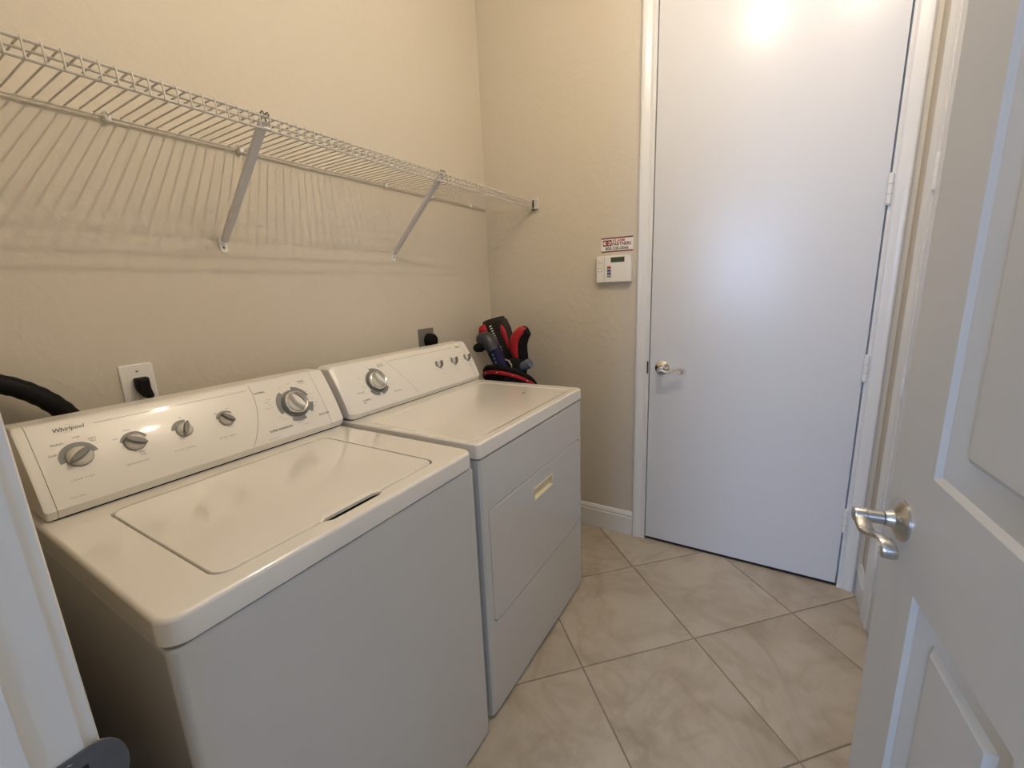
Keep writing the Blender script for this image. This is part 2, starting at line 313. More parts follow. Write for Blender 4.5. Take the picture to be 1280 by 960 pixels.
# ------------------------------------------------------------------ levers, hinges and doors
def lever(parent, C, A, V, N, m, sgn=1):
    """C centre on door face, A along the lever, V up, N out of the door"""
    C, A, V, N = map(Vector, (C, A, V, N))
    b = BM(); lathe(b, (C, A, V, N), [(0.0335, 0), (0.0335, 0.003), (0.031, 0.006), (0.024, 0.009), (0.0155, 0.0135), (0.0125, 0.020), (0.012, 0.0245)], 40)
    r = obj('rosette', b, m, parent)
    b = BM(); lathe(b, (C, A, V, N), [(0.0105, 0.0255), (0.0105, 0.047), (0.0125, 0.049), (0.0125, 0.062), (0.011, 0.0645)], 32)
    P = [(0.0, 0.0, 0.055), (0.018, -0.006, 0.055), (0.036, -0.010, 0.054), (0.056, -0.004, 0.051), (0.076, 0.004, 0.048), (0.090, 0.004, 0.045), (0.099, -0.004, 0.043), (0.098, -0.014, 0.042), (0.089, -0.0175, 0.042), (0.082, -0.012, 0.042), (0.086, -0.006, 0.042)]
    W_ = [(0.0085, 0.008), (0.009, 0.007), (0.009, 0.0055), (0.0085, 0.0045), (0.008, 0.0045), (0.008, 0.004), (0.008, 0.0038), (0.0078, 0.0036), (0.0075, 0.0034), (0.007, 0.003), (0.0065, 0.0025)]
    pts = spline([C + A * a + V * v + N * n for a, v, n in P], 5)
    # ribbon: wide along N, thin in the plane of the scroll
    rs = []; n = 10
    for i, p in enumerate(pts):
        t = (pts[min(i + 1, len(pts) - 1)] - pts[max(i - 1, 0)]).normalized(); s = N; u = s.cross(t).normalized()
        k = i / 5; k0 = min(int(k), len(W_) - 1); k1 = min(k0 + 1, len(W_) - 1); f = k - int(k)
        wa = 1.25 * (W_[k0][0] * (1 - f) + W_[k1][0] * f); wb = W_[k0][1] * (1 - f) + W_[k1][1] * f
        rs.append([p + s * wa * math.copysign(abs(math.cos(2 * PI * q / n)) ** 0.7, math.cos(2 * PI * q / n)) + u * wb * math.sin(2 * PI * q / n) for q in range(n)])
    rings(b, rs); h = obj('lever', b, m, parent)
    b = BM(); lathe(b, (C + N * 0.0646, A, V, N), [(0.0016, 0), (0.0016, 0.0002)], 8); obj('privacy_hole', b, 'dark', h)
    return r
def hinge(name, parent, C, N, gap_dark=False, L=0.10, r=0.0075):
    C = Vector(C); b = BM(); X, Y, Z = Vector((1, 0, 0)), Vector((0, 1, 0)), Vector((0, 0, 1))
    n = 3; h = L / n
    for k in range(n):
        z0 = -L / 2 + k * h
        lathe(b, (C, X, Y, Z), [(r * 0.8, z0 + 0.0008), (r, z0 + 0.002), (r, z0 + h - 0.002), (r * 0.8, z0 + h - 0.0008)], 14)
    lathe(b, (C, X, Y, Z), [(r * 0.5, -L / 2 - 0.004), (r * 0.8, -L / 2 - 0.002), (r * 0.8, L / 2 + 0.002), (r * 0.5, L / 2 + 0.005)], 12)
    return obj(name, b, 'trim', parent)
d1 = obj('door_1', bbox((-0.004, -1.7345, 0.014), (0.036, -0.9190, DTOP), 0.0015), 'door'); struct(d1, 'flat white closed door with a small chrome scroll lever', 'door')
lever(d1, (-0.004, -0.977, 0.925), (0, -1, 0), (0, 0, 1), (-1, 0, 0), 'chrome')
for k in range(4): hinge('hinge', d1, (-0.014, -1.7385, 0.318 + 0.648 * k), (-1, 0, 0), r=0.0095)
b = box(BM(), (0.004, -1.737, 0.0), (0.034, -0.9175, 0.0138)); obj('door_sweep', b, 'dark', d1)
d3 = obj('door_3', bbox((-1.018, YR - 0.04, 0.012), (-0.2480, YR + 0.008, DTOP), 0.0015), 'door'); struct(d3, 'white door on the right wall mostly hidden by the open panel door', 'door')
for k in range(4): hinge('hinge', d3, (-0.252, YR + 0.011, 0.318 + 0.648 * k), (0, 1, 0), r=0.007)

# panel door, hinged at the right jamb, swung into the room
PA = math.radians(5.8); P0 = Vector((-1.20, -1.613, 0)); DD = Vector((math.cos(PA), math.sin(PA), 0)); DN = Vector((-math.sin(PA), math.cos(PA), 0)); DW = 0.84; DH = DTOP - 0.004
def dpt(s, z, d=0): return P0 - DD * s + DN * d + Vector((0, 0, z))
panels = [(0.134, 0.385, 1.032, 2.30), (0.455, 0.706, 1.032, 2.30), (0.134, 0.385, 0.22, 0.845), (0.455, 0.706, 0.22, 0.845)]
def door_face(bm, d0, sg):
    ss = sorted({0, DW, *[p[0] for p in panels], *[p[1] for p in panels]}); zs = sorted({0.012, DH, *[p[2] for p in panels], *[p[3] for p in panels]})
    V = {}
    def vt(s, z):
        if (s, z) not in V: V[(s, z)] = bm.verts.new(dpt(s, z, d0))
        return V[(s, z)]
    for a, c in zip(ss, ss[1:]):
        for e, f in zip(zs, zs[1:]):
            if any(p[0] <= a and c <= p[1] and p[2] <= e and f <= p[3] for p in panels): continue
            bm.faces.new((vt(a, e), vt(c, e), vt(c, f), vt(a, f)))
    for p in panels:
        prof = [(0.001, -0.0004), (0.008, -0.0062), (0.011, -0.0066), (0.042, -0.0148), (0.045, -0.0150), (0.055, -0.0080), (0.057, -0.0075)]
        prev = [vt(p[0], p[2]), vt(p[1], p[2]), vt(p[1], p[3]), vt(p[0], p[3])]
        for ins, dep in prof:
            cur = [bm.verts.new(dpt(s, z, d0 + sg * dep)) for s, z in ((p[0] + ins, p[2] + ins), (p[1] - ins, p[2] + ins), (p[1] - ins, p[3] - ins), (p[0] + ins, p[3] - ins))]
            for k in range(4): bm.faces.new((prev[k], prev[(k + 1) % 4], cur[(k + 1) % 4], cur[k]))
            prev = cur
        bm.faces.new(prev)
b = BM(); door_face(b, 0.0, 1); door_face(b, -0.035, -1)
for (s0, z0, s1, z1) in ((0, 0.012, 0, DH), (DW, 0.012, DW, DH), (0, 0.012, DW, 0.012), (0, DH, DW, DH)):
    vv = [b.verts.new(dpt(s0, z0, 0)), b.verts.new(dpt(s1, z1, 0)), b.verts.new(dpt(s1, z1, -0.035)), b.verts.new(dpt(s0, z0, -0.035))]; b.faces.new(vv)
bmesh.ops.remove_doubles(b, verts=b.verts[:], dist=0.0001)
d2 = obj('door_2', b, 'door2', angle=20); struct(d2, 'open white panel door with a satin nickel scroll lever', 'door')
lever(d2, dpt(0.062, 0.93), -DD, (0, 0, 1), DN, 'nickel')
for z in (0.3, 1.2, 2.15): hinge('hinge', d2, dpt(DW - 0.002, z, 0.006), (0, 1, 0))

# ------------------------------------------------------------------ wire shelf
SZ = 1.766; SY = -0.3007; SX0 = XE + 0.008; SX1 = -0.012
sh = empty('wire_shelf', (-1.0, 0, SZ), 'white ventilated wire shelf running the length of the cream wall', 'shelf')
def rod(name, y, z, r=0.0030):
    return obj(name, tube(BM(), [(SX0, y, z), (SX1, y, z)], r, 8), 'wire', sh)
rod('long_rod', -0.012, SZ - 0.004, 0.0035); rod('long_rod', SY, SZ - 0.004, 0.0034); rod('long_rod', SY - 0.001, SZ - 0.034, 0.0034); rod('long_rod', -0.262, SZ - 0.005, 0.003)
wp = [(0, -0.008, SZ), (0, -0.15, SZ), (0, SY + 0.006, SZ), (0, SY - 0.002, SZ - 0.0015), (0, SY - 0.0045, SZ - 0.008), (0, SY - 0.005, SZ - 0.036)]
w0 = obj('cross_wire', tube(BM(), wp, 0.0019, 6), 'wire', sh, org=(0, 0, 0)); x = -1.4000; xs = []
k = 0
while x - 0.0248 > SX0 + 0.01: x -= 0.0248
while x < SX1 - 0.006: xs.append(x); x += 0.0248
for i, x in enumerate(xs):
    if i == 0: w0.location.x += x
    else: inst(w0, 'cross_wire', sh, (x, 0, 0)); 
def strut(x):
    b = BM(); top = Vector((x, SY + 0.006, SZ - 0.012)); bot = Vector((x, -0.012, 1.492)); d = (bot - top).normalized(); n = Vector((0, d.z, -d.y)); X = Vector((1, 0, 0))
    w, dp, th = 0.0095, 0.011, 0.0015
    sec = [(-w, 0), (-w, dp), (-w + th, dp), (-w + th, th), (w - th, th), (w - th, dp), (w, dp), (w, 0)]
    rs = []
    for t, k in ((0, 0.75), (0.06, 1.1), (0.9, 1.0), (1.0, 0.75)):
        p = top.lerp(bot, t); rs.append([p + X * a * k - n * c + n * 0.004 for a, c in sec])
    rings(b, rs)
    s = obj('support_strut', b, 'strut', sh); s['label'] = 'diagonal grey-white support strut'
    b = BM(); pr = rrect(x - 0.0105, x + 0.0105, 1.462, 1.505, 0.009, n=4); rings(b, [[(p[0], -0.0005, p[1]) for p in pr], [(p[0], -0.003, p[1]) for p in pr]]); f = obj('strut_foot', b, 'white', s)
    b = BM(); lathe(b, (Vector((x, -0.003, 1.476)), X, Vector((0, 0, 1)), Vector((0, -1, 0))), [(0.004, 0), (0.0035, 0.0015), (0.002, 0.002)], 12); obj('screw', b, 'gray', s)
    for e in (-0.006, 0.006): obj('hook', tube(BM(), spline([(x + e, SY + 0.010, SZ - 0.018), (x + e, SY + 0.008, SZ + 0.003), (x + e, SY - 0.002, SZ + 0.006), (x + e, SY - 0.007, SZ - 0.002)], 3), 0.0018, 6), 'gray2', s)
    obj('retaining_wire', tube(BM(), [(x - 0.011, SY - 0.004, SZ - 0.032), (x + 0.011, SY - 0.004, SZ - 0.032)], 0.0024, 6), 'white', s)
for x in (-1.408, -0.728): strut(x)
for x in (-1.625, -1.318, -0.745, -0.46, -0.16):
    b = bbox((x - 0.006, -0.019, SZ - 0.013), (x + 0.006, -0.0005, SZ + 0.008), 0.002); c = obj('wall_clip', b, 'white', sh)
    b = BM(); lathe(b, (Vector((x, -0.012, SZ + 0.004)), Vector((1, 0, 0)), Vector((0, 0, 1)), Vector((0, -1, 0))), [(0.0045, 0), (0.0045, 0.010), (0.003, 0.012)], 10); obj('clip_pin', b, 'strut', c)
b = BM(); pr = [(-0.277, 1.728), (-0.335, 1.728), (-0.312, 1.718), (-0.290, 1.672), (-0.277, 1.682)]
box(b, (-0.0025, -0.330, 1.728), (-0.0005, -0.296, 1.782)); box(b, (-0.022, -0.330, 1.7255), (-0.0005, -0.290, 1.7285))
eb = obj('end_bracket', b, 'strut', sh)
b = BM(); lathe(b, (Vector((-0.0025, -0.320, 1.774)), Vector((0, 1, 0)), Vector((0, 0, 1)), Vector((-1, 0, 0))), [(0.008, 0), (0.008, 0.004), (0.004, 0.006)], 14); obj('screw', b, 'strut', eb)
b = BM(); box(b, (-0.0125, SY - 0.008, SZ - 0.040), (-0.0095, SY - 0.001, SZ + 0.004)); box(b, (-0.0135, SY - 0.010, SZ - 0.046), (-0.0085, SY + 0.002, SZ - 0.034)); ec = obj('rod_end_cap', b, 'dark', sh); ec['label'] = 'black end caps on the front rods'

# ------------------------------------------------------------------ consoles
A_ = Vector((0, -0.2535, 0.935)); B_ = Vector((0, -0.170, 1.088))
S0, S1 = 0.0147, 0.190; BUL = 0.005
T0 = (B_ - A_).normalized(); N0 = Vector((0, -T0.z, T0.y)); XX = Vector((1, 0, 0))
def face(x, s, lift=0.0):
    u = (s - S0) / (S1 - S0); p = A_.lerp(B_, u) + N0 * (BUL * 4 * u * (1 - u)); sl = BUL * 4 * (1 - 2 * u) / (B_ - A_).length
    T = (T0 + N0 * sl).normalized(); N = Vector((0, -T.z, T.y)); p.x = x
    return (p + N * lift, XX, T, N)
def con_prof(grow=0.0):
    pr = [(-0.238, 0.9165), (-0.2455, 0.9172)]
    for k in range(13):
        f = face(0, S0 + (S1 - S0) * k / 12)[0]; pr.append((f.y, f.z))
    pr += [(-0.165, 1.0915), (-0.158, 1.093), (-0.105, 1.093), (-0.098, 1.088), (-0.098, 0.9165)]
    c = Vector((-0.17, 1.0))
    if grow: pr = [(y + (y - c.x) * grow, max(z + (z - c.y) * grow, 0.9162)) for y, z in pr]
    return pr
def arc(bm, fr, r0, r1, a0, a1, lift=0.0006, n=24):
    o, X, Y, N = fr; vi, vo = [], []
    for k in range(n + 1):
        a = math.radians(a0 + (a1 - a0) * k / n); d = X * math.cos(a) + Y * math.sin(a)
        vi.append(bm.verts.new(o + d * r0 + N * lift)); vo.append(bm.verts.new(o + d * r1 + N * lift))
    for k in range(n): bm.faces.new((vi[k], vo[k], vo[k + 1], vi[k + 1]))
def lens_blade(bm, fr, L, Wd, h, ang, h0=0.0):
    o, X, Y, N = fr; a = math.radians(ang); E = X * math.cos(a) + Y * math.sin(a); S = N.cross(E); n = 20; rs = []
    def rg(l, w, hh):
        r = []
        for k in range(n):
            t = 2 * PI * k / n; r.append(o + E * l * math.cos(t) + S * w * math.sin(t) * abs(math.sin(t)) ** 0.15 + N * hh)
        return r
    rings(bm, [rg(L, Wd, h0), rg(L, Wd, h - 0.002), rg(L * 0.95, Wd * 0.8, h)])
def small_knob(parent, x, s, ang, r=0.0165, ring=None, label=None):
    fr = face(x, s)
    if ring:
        b = BM(); arc(b, fr, r * 0.7, ring[2], ring[0], ring[1]); flat('dial_ring', b, 'gray', parent)
    b = BM(); lathe(b, fr, [(r, 0), (r, 0.003), (r * 0.96, 0.0065), (r * 0.78, 0.0105), (r * 0.5, 0.0125)], 32); k = obj('knob', b, 'blade', parent)
    b = BM(); lens_blade(b, fr, r * 1.06, r * 0.34, 0.021, ang, 0.002); obj('grip', b, 'gray2', k)
    b = BM(); lathe(b, fr, [(r * 1.06, 0.0002), (r * 1.06, 0.0022), (r * 0.99, 0.003)], 32); obj('knob_skirt', b, 'gray', k)
def big_dial(parent, x, s, sectors, ang, R=0.052):
    fr = face(x, s)
    b = BM()
    arc(b, fr, 0.028, 0.0435, 0, 360, 0.0005, 48)
    for a0, a1, r1 in sectors:
        if r1 > 0.046: arc(b, fr, 0.0435, r1, a0, a1, 0.0005)
    flat('dial_ring', b, 'gray', parent)
    b = BM(); lathe(b, fr, [(0.0385, 0.0003), (0.0385, 0.006), (0.036, 0.008), (0.030, 0.008)], 48); sk = obj('dial_skirt', b, 'gray2', parent)
    b = BM(); lathe(b, fr, [(0.0345, 0.008), (0.0345, 0.015), (0.033, 0.018), (0.030, 0.0195), (0.0275, 0.0185), (0.0265, 0.014)], 48); k = obj('dial_knob', b, 'chrome', parent); k['label'] = 'large round knob with a chrome rim'
    b = BM(); lathe(b, fr, [(0.0265, 0.010), (0.0265, 0.0145), (0.015, 0.0150)], 40); obj('knob_face', b, 'blade', k)
    b = BM(); lens_blade(b, fr, 0.0262, 0.0085, 0.030, ang, 0.0145); obj('grip', b, 'console', k)
    # grey scoop on one side of the grip
    o, X, Y, N = fr; a = math.radians(ang); E = X * math.cos(a) + Y * math.sin(a); S = N.cross(E)
    b = BM(); n = 14; vi = []; vo = []
    for q in range(n + 1):
        t = PI * q / n; c, sn = math.cos(t), math.sin(t)
        vi.append(b.verts.new(o + E * 0.0255 * c - S * (0.0086 * sn) + N * 0.0153)); vo.append(b.verts.new(o + E * 0.0258 * c - S * (0.0235 * sn) + N * 0.0153))
    for q in range(n): b.faces.new((vi[q], vo[q], vo[q + 1], vi[q + 1]))
    flat('knob_scoop', b, 'gray2', k)

def groove_line(bm, p0, p1, w=0.0008, bend=0.0, n=10):
    """thin printed or moulded line on the console face between (x,s) pairs"""
    pts = []
    for k in range(n + 1):
        t = k / n; x = p0[0] + (p1[0] - p0[0]) * t + bend * 4 * t * (1 - t); s = p0[1] + (p1[1] - p0[1]) * t; pts.append((x, s))
    hor = abs(p1[0] - p0[0]) > abs(p1[1] - p0[1]) * 3; pv = None
    for x, s in pts:
        d = (0, w) if hor else (w, 0)
        a = face(x - d[0], s - d[1], 0.0005)[0]; c = face(x + d[0], s + d[1], 0.0005)[0]; cur = (bm.verts.new(a), bm.verts.new(c))
        if pv: bm.faces.new((pv[0], pv[1], cur[1], cur[0]))
        pv = cur

# ------------------------------------------------------------------ machine bodies
def cabinet(parent, x0, x1, yf, ztop, yb=-0.06):
    b = BM(); r = 0.014
    rs = [rrect(x0 + 0.002, x1 - 0.002, yf + 0.002, yb, r, z, 5) for z in (0.012, 0.03, ztop - 0.006)] + [rrect(x0 + 0.005, x1 - 0.005, yf + 0.005, yb - 0.003, r, ztop, 5)]
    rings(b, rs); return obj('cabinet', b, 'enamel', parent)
def foot(parent, x, y):
    b = BM(); lathe(b, (Vector((x, y, 0)), XX, Vector((0, 1, 0)), Vector((0, 0, 1))), [(0.02, 0.0002), (0.02, 0.007), (0.008, 0.009), (0.008, 0.014)], 16); obj('foot', b, 'dark', parent)

# ---- washer
WX0, WX1, WY, WZ = -1.9515, -1.2623, -0.7706, 0.9134
wa = empty('washing_machine', ((WX0 + WX1) / 2, -0.4, 0), 'white top-loading washer with five knobs, nearest the doorway', 'washer')
cabinet(wa, WX0, WX1, WY, WZ - 0.0475)
obj('seam_gasket', box(BM(), (WX0 + 0.014, WY + 0.014, WZ - 0.05), (WX1 - 0.014, -0.07, WZ - 0.040)), 'dark', wa)  # near-black block gives the open seam its shade by colour
LX0, LX1, LY0, LY1 = -1.863, -1.366, -0.727, -0.298
nx = [-1.684, -1.668, -1.556, -1.540]
def deck_rings():
    o = []
    for z, i, r in ((WZ - 0.044, 0.002, 0.03), (WZ - 0.041, 0.0, 0.03), (WZ - 0.008, 0.0005, 0.03), (WZ - 0.0035, 0.002, 0.029), (WZ - 0.001, 0.0045, 0.028), (WZ, 0.008, 0.026)):
        o.append(rrect(WX0 + i, WX1 - i, WY + i, -0.06 - i, r, z, 6, nx))
    dy = [0, -0.011, -0.011, 0]
    o.append(rrect(LX0 - 0.0028, LX1 + 0.0028, LY0 - 0.0028, LY1 + 0.0028, 0.028, WZ - 0.0004, 6, nx, dy)); o.append(rrect(LX0 - 0.002, LX1 + 0.002, LY0 - 0.002, LY1 + 0.002, 0.028, WZ - 0.004, 6, nx, dy))
    o.append(rrect(LX0 - 0.002, LX1 + 0.002, LY0 - 0.002, LY1 + 0.002, 0.028, WZ - 0.034, 6, nx, dy))
    return o
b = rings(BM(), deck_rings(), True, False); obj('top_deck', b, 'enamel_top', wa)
obj('lid_well', box(BM(), (LX0 - 0.01, LY0 - 0.02, WZ - 0.037), (LX1 + 0.01, LY1 + 0.01, WZ - 0.034)), 'dark', wa)  # near-black plate stands in for the shade under the lid
dl = [0, 0.008, 0.008, 0]; dm = [0, 0.014, 0.014, 0]
b = rings(BM(), [rrect(LX0 + 0.0012, LX1 - 0.0012, LY0 + 0.0012, LY1 - 0.0012, 0.027, WZ - 0.009, 6, nx, dl), rrect(LX0 + 0.0012, LX1 - 0.0012, LY0 + 0.0012, LY1 - 0.0012, 0.027, WZ - 0.003, 6, nx, dl),
    rrect(LX0 + 0.0025, LX1 - 0.0025, LY0 + 0.0025, LY1 - 0.0025, 0.026, WZ - 0.0006, 6, nx, dm), rrect(LX0 + 0.006, LX1 - 0.006, LY0 + 0.006, LY1 - 0.006, 0.024, WZ + 0.0004, 6, nx, [0, 0.013, 0.013, 0])])
lid = obj('lid', b, 'enamel_top', wa)
for x in (WX0 + 0.05, WX1 - 0.05):
    for y in (-0.72, -0.12): foot(wa, x, y)
CX0, CX1 = WX0 + 0.012, WX1 + 0.002
b = prism_x(BM(), con_prof(), CX0 + 0.018, -1.3055); con = obj('control_console', b, 'console', wa, angle=30)
def end_cap(parent, x0, x1, out, grow=0.004):
    b = BM(); P = con_prof(grow); c = (sum(p[0] for p in P) / len(P), sum(p[1] for p in P) / len(P)); rs = []
    xi, xo = (x0, x1) if out > 0 else (x1, x0)
    for t, k in ((0, 1.0), (0.72, 1.0), (0.90, 0.985), (1.0, 0.955)):
        x = xi + (xo - xi) * t; rs.append([(x, c[0] + (y - c[0]) * k, max(c[1] + (z - c[1]) * k, 0.9162)) for y, z in P])
    return obj('end_cap', rings(b, rs), 'console', parent, angle=40)
end_cap(wa, -1.3045, CX1, 1); end_cap(wa, CX0, CX0 + 0.017, -1)
obj('console_gap', box(BM(), (CX0 + 0.01, -0.243, WZ - 0.0002), (CX1 - 0.01, -0.10, WZ + 0.0035)), 'dark', con)
small_knob(con, -1.864, 0.109, 32, 0.0205, (8, 196, 0.031))
small_knob(con, -1.772, 0.109, -33, 0.0185, (20, 165, 0.026)); small_knob(con, -1.676, 0.109, 68, 0.0165, (70, 170, 0.026)); small_knob(con, -1.581, 0.109, -48, 0.0165, (40, 165, 0.0235))
big_dial(con, -1.392, 0.104, [(18, 82, 0.053), (82, 125, 0.043), (125, 205, 0.054), (205, 240, 0.044), (240, 288, 0.054), (288, 318, 0.044), (318, 352, 0.056), (352, 378, 0.044)], 118)
L1 = BM(); L2 = BM()
text_into(L1, 'Whirlpool', 0.0125, face(-1.887, 0.174), sx=0.92, bold=0.0002, shear=0.2)
arc(L2, face(-1.867, 0.176), 0.0095, 0.0100, 200, 300); arc(L2, face(-1.862, 0.174), 0.0095, 0.0100, 20, 110)
for s, x, k in (('LOAD SIZE', -1.889, 1.9), ('TEMPERATURE', -1.803, 1.75), ('CYCLE SIGNAL', -1.711, 1.75), ('EXTRA RINSE', -1.613, 1.72)):
    text_into(L1, s, 0.0052, face(x, 0.063), space=k, sx=0.78)
for s, x, y, h in (('Small', -1.906, 0.123, 0.0058), ('Medium', -1.898, 0.144, 0.0058), ('Large', -1.864, 0.152, 0.0056), ('Super', -1.842, 0.142, 0.0058), ('Plus', -1.840, 0.136, 0.0058),
                ('Warm', -1.784, 0.141, 0.005), ('Hot', -1.806, 0.127, 0.005), ('Hot', -1.772, 0.084, 0.006), ('Cold', -1.772, 0.078, 0.005), ('On', -1.678, 0.141, 0.005), ('Off', -1.603, 0.129, 0.005), ('On', -1.573, 0.137, 0.005)):
    text_into(L1, s, h, face(x, y))
for s, x, y, h in (('NORMAL', -1.489, 0.160, 0.0072), ('SUPER WASH/SOAK', -1.492, 0.042, 0.0076), ('DELICATES', -1.336, 0.050, 0.0072), ('CASUAL', -1.356, 0.169, 0.0058)): text_into(L1, s, h, face(x, y), bold=0.00015)
for s, x, y, h in (('Heavy', -1.465, 0.135, 0.0045), ('Regular', -1.474, 0.127, 0.0048), ('Light', -1.466, 0.119, 0.0045), ('Rinse & Spin', -1.478, 0.109, 0.0045), ('Soak', -1.452, 0.075, 0.0045), ('Pre-wash', -1.447, 0.066, 0.0045),
                ('Spin Only', -1.408, 0.044, 0.005), ('Off', -1.418, 0.162, 0.005), ('Heavy', -1.391, 0.169, 0.005), ('PERM PRESS', -1.354, 0.162, 0.0045), ('Wash', -1.346, 0.134, 0.0045), ('Rinse', -1.338, 0.122, 0.0045), ('Spin', -1.336, 0.108, 0.0045),
                ('Regular', -1.334, 0.092, 0.005), ('Light', -1.337, 0.082, 0.0045), ('Rinse', -1.350, 0.066, 0.0045), ('Off', -1.360, 0.058, 0.0045), ('Automatic', -1.390, 0.036, 0.0045), ('Heavy Duty', -1.900, 0.030, 0.0050), ('Super Capacity', -1.502, 0.022, 0.0048)):
    text_into(L2, s, h, face(x, y))
groove_line(L2, (-1.493, 0.188), (-1.545, 0.016), 0.0009, 0.016); groove_line(L2, (-1.823, 0.1745), (-1.503, 0.1745), 0.0006)
flat('printed_lettering', L1, 'ink', con)['kind'] = 'stuff'; flat('faint_print', L2, 'ink2', con)['kind'] = 'stuff'

# ---- dryer
DX0, DX1, DY, DZ = -1.2361, -0.4990, -0.7638, 0.916
dr = empty('clothes_dryer', ((DX0 + DX1) / 2, -0.4, 0), 'white front-loading dryer with recessed door handle, in the far corner', 'dryer')
# cabinet with a door opening
b = BM(); zt = DZ - 0.0475; x0, x1, yf, yb = DX0 + 0.002, DX1 - 0.002, DY + 0.002, -0.06
OX0, OX1, OZ0, OZ1 = -1.200, -0.523, 0.330, 0.705
rings(b, [rrect(x0, x1, yf + 0.012, yb, 0.003, 0.012, 3), rrect(x0, x1, yf + 0.012, yb, 0.003, zt, 3)])
obj('cabinet', b, 'enamel', dr)
def frontring(a0, a1, c0, c1, y, r, n=5): return [(p[0], y, p[1]) for p in rrect(a0, a1, c0, c1, r, 0, n)]
b = BM(); rings(b, [frontring(x0, x1, 0.012, zt, yf + 0.014, 0.004), frontring(x0 + 0.002, x1 - 0.002, 0.013, zt - 0.001, yf + 0.006, 0.005), frontring(x0 + 0.010, x1 - 0.010, 0.016, zt - 0.004, yf + 0.0005, 0.010), frontring(x0 + 0.014, x1 - 0.014, 0.020, zt - 0.006, yf, 0.012),
    frontring(OX0 - 0.0025, OX1 + 0.0025, OZ0 - 0.0025, OZ1 + 0.0025, yf, 0.024), frontring(OX0 - 0.0015, OX1 + 0.0015, OZ0 - 0.0015, OZ1 + 0.0015, yf + 0.002, 0.023), frontring(OX0 - 0.0015, OX1 + 0.0015, OZ0 - 0.0015, OZ1 + 0.0015, yf + 0.011, 0.023)], True, False)
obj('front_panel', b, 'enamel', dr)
obj('door_gasket', box(BM(), (OX0 - 0.006, yf + 0.0095, OZ0 - 0.006), (OX1 + 0.006, yf + 0.0115, OZ1 + 0.006)), 'dark', dr)  # near-black sheet behind the door gap, shade put in as colour
HX0, HX1, HZ0, HZ1 = -0.932, -0.790, 0.612, 0.656
b = BM(); rings(b, [frontring(OX0 + 0.001, OX1 - 0.001, OZ0 + 0.001, OZ1 - 0.001, yf + 0.009, 0.022), frontring(OX0 + 0.001, OX1 - 0.001, OZ0 + 0.001, OZ1 - 0.001, yf + 0.001, 0.022), frontring(OX0 + 0.003, OX1 - 0.003, OZ0 + 0.003, OZ1 - 0.003, yf - 0.001, 0.021),
    frontring(HX0, HX1, HZ0, HZ1, yf - 0.001, 0.003), frontring(HX0 + 0.001, HX1 - 0.001, HZ0 + 0.001, HZ1 - 0.001, yf + 0.004, 0.003)], True, False)
dd = obj('dryer_door', b, 'enamel', dr); dd['label'] = 'large drop-down dryer door with rounded corners'
b = BM(); rings(b, [frontring(HX0 - 0.001, HX1 + 0.001, HZ0 - 0.001, HZ1 + 0.001, yf - 0.0012, 0.003), frontring(HX0 - 0.0005, HX1 + 0.0005, HZ0 - 0.0005, HZ1 + 0.0005, yf - 0.0035, 0.003), frontring(HX0 + 0.004, HX1 - 0.004, HZ0 + 0.004, HZ1 - 0.004, yf - 0.0035, 0.003), frontring(HX0 + 0.007, HX1 - 0.007, HZ0 + 0.009, HZ1 - 0.007, yf + 0.0075, 0.003)], False, True)
hd = obj('handle', b, 'inset', dd); hd['label'] = 'cream recessed pull in the dryer door'
obj('seam_gasket', box(BM(), (DX0 + 0.010, DY + 0.008, DZ - 0.05), (DX1 - 0.010, -0.07, DZ - 0.040)), 'dark', dr)  # dark block paints the shade of the seam below the top
b = BM(); o = []
for z, i, r in ((DZ - 0.044, 0.002, 0.012), (DZ - 0.041, 0.0, 0.012), (DZ - 0.008, 0.0005, 0.012), (DZ - 0.003, 0.002, 0.012), (DZ, 0.006, 0.010)): o.append(rrect(DX0 + i, DX1 - i, DY + i, -0.06 - i, r, z, 5))
for z, i in ((DZ, 0.0), (DZ - 0.0012, 0.003), (DZ - 0.0028, 0.012), (DZ - 0.003, 0.016)): o.append(rrect(DX0 + 0.022 + i, DX1 - 0.040 - i, DY + 0.026 + i, -0.30 - i, 0.03, z, 5))
obj('top_deck', rings(b, o), 'enamel_top', dr)
obj('deck_chip', bbox((-0.668, -0.583, DZ - 0.003), (-0.652, -0.578, DZ - 0.0022), 0.0003), 'dark', dr)  # small dark mark on the dryer deck
for x in (DX0 + 0.05, DX1 - 0.05):
    for y in (-0.72, -0.12): foot(dr, x, y)
EX0, EX1 = DX0 + 0.004, DX1 + 0.006
b = BM(); Pq = con_prof(); c = (-0.16, 1.0); rs = []
for x, kx in ((EX0, 0.90), (EX0 + 0.006, 0.95), (EX0 + 0.016, 0.985), (EX0 + 0.026, 1.0), (-0.528, 1.0)): rs.append([(x, c[0] + (y - c[0]) * kx, max(c[1] + (z - c[1]) * kx, 0.9185)) for y, z in Pq])
dcon = obj('control_console', rings(b, rs), 'console', dr, angle=40)
end_cap(dr, -0.5265, EX1 - 0.004, 1)
obj('console_gap', box(BM(), (EX0 + 0.014, -0.243, DZ - 0.0002), (EX1 - 0.02, -0.10, DZ + 0.0035)), 'dark', dcon)
for x in (-0.728, -0.626, -0.531): small_knob(dcon, x - 0.002, 0.110, 62, 0.0145, (110, 190, 0.0235))
big_dial(dcon, -1.078, 0.108, [(10, 100, 0.052), (110, 215, 0.044), (215, 262, 0.053), (275, 325, 0.052), (325, 362, 0.044)], 118)
L1 = BM(); L2 = BM()
text_into(L1, 'Whirlpool', 0.0085, face(-0.578, 0.173), sx=0.9, shear=0.2, bold=0.0002)
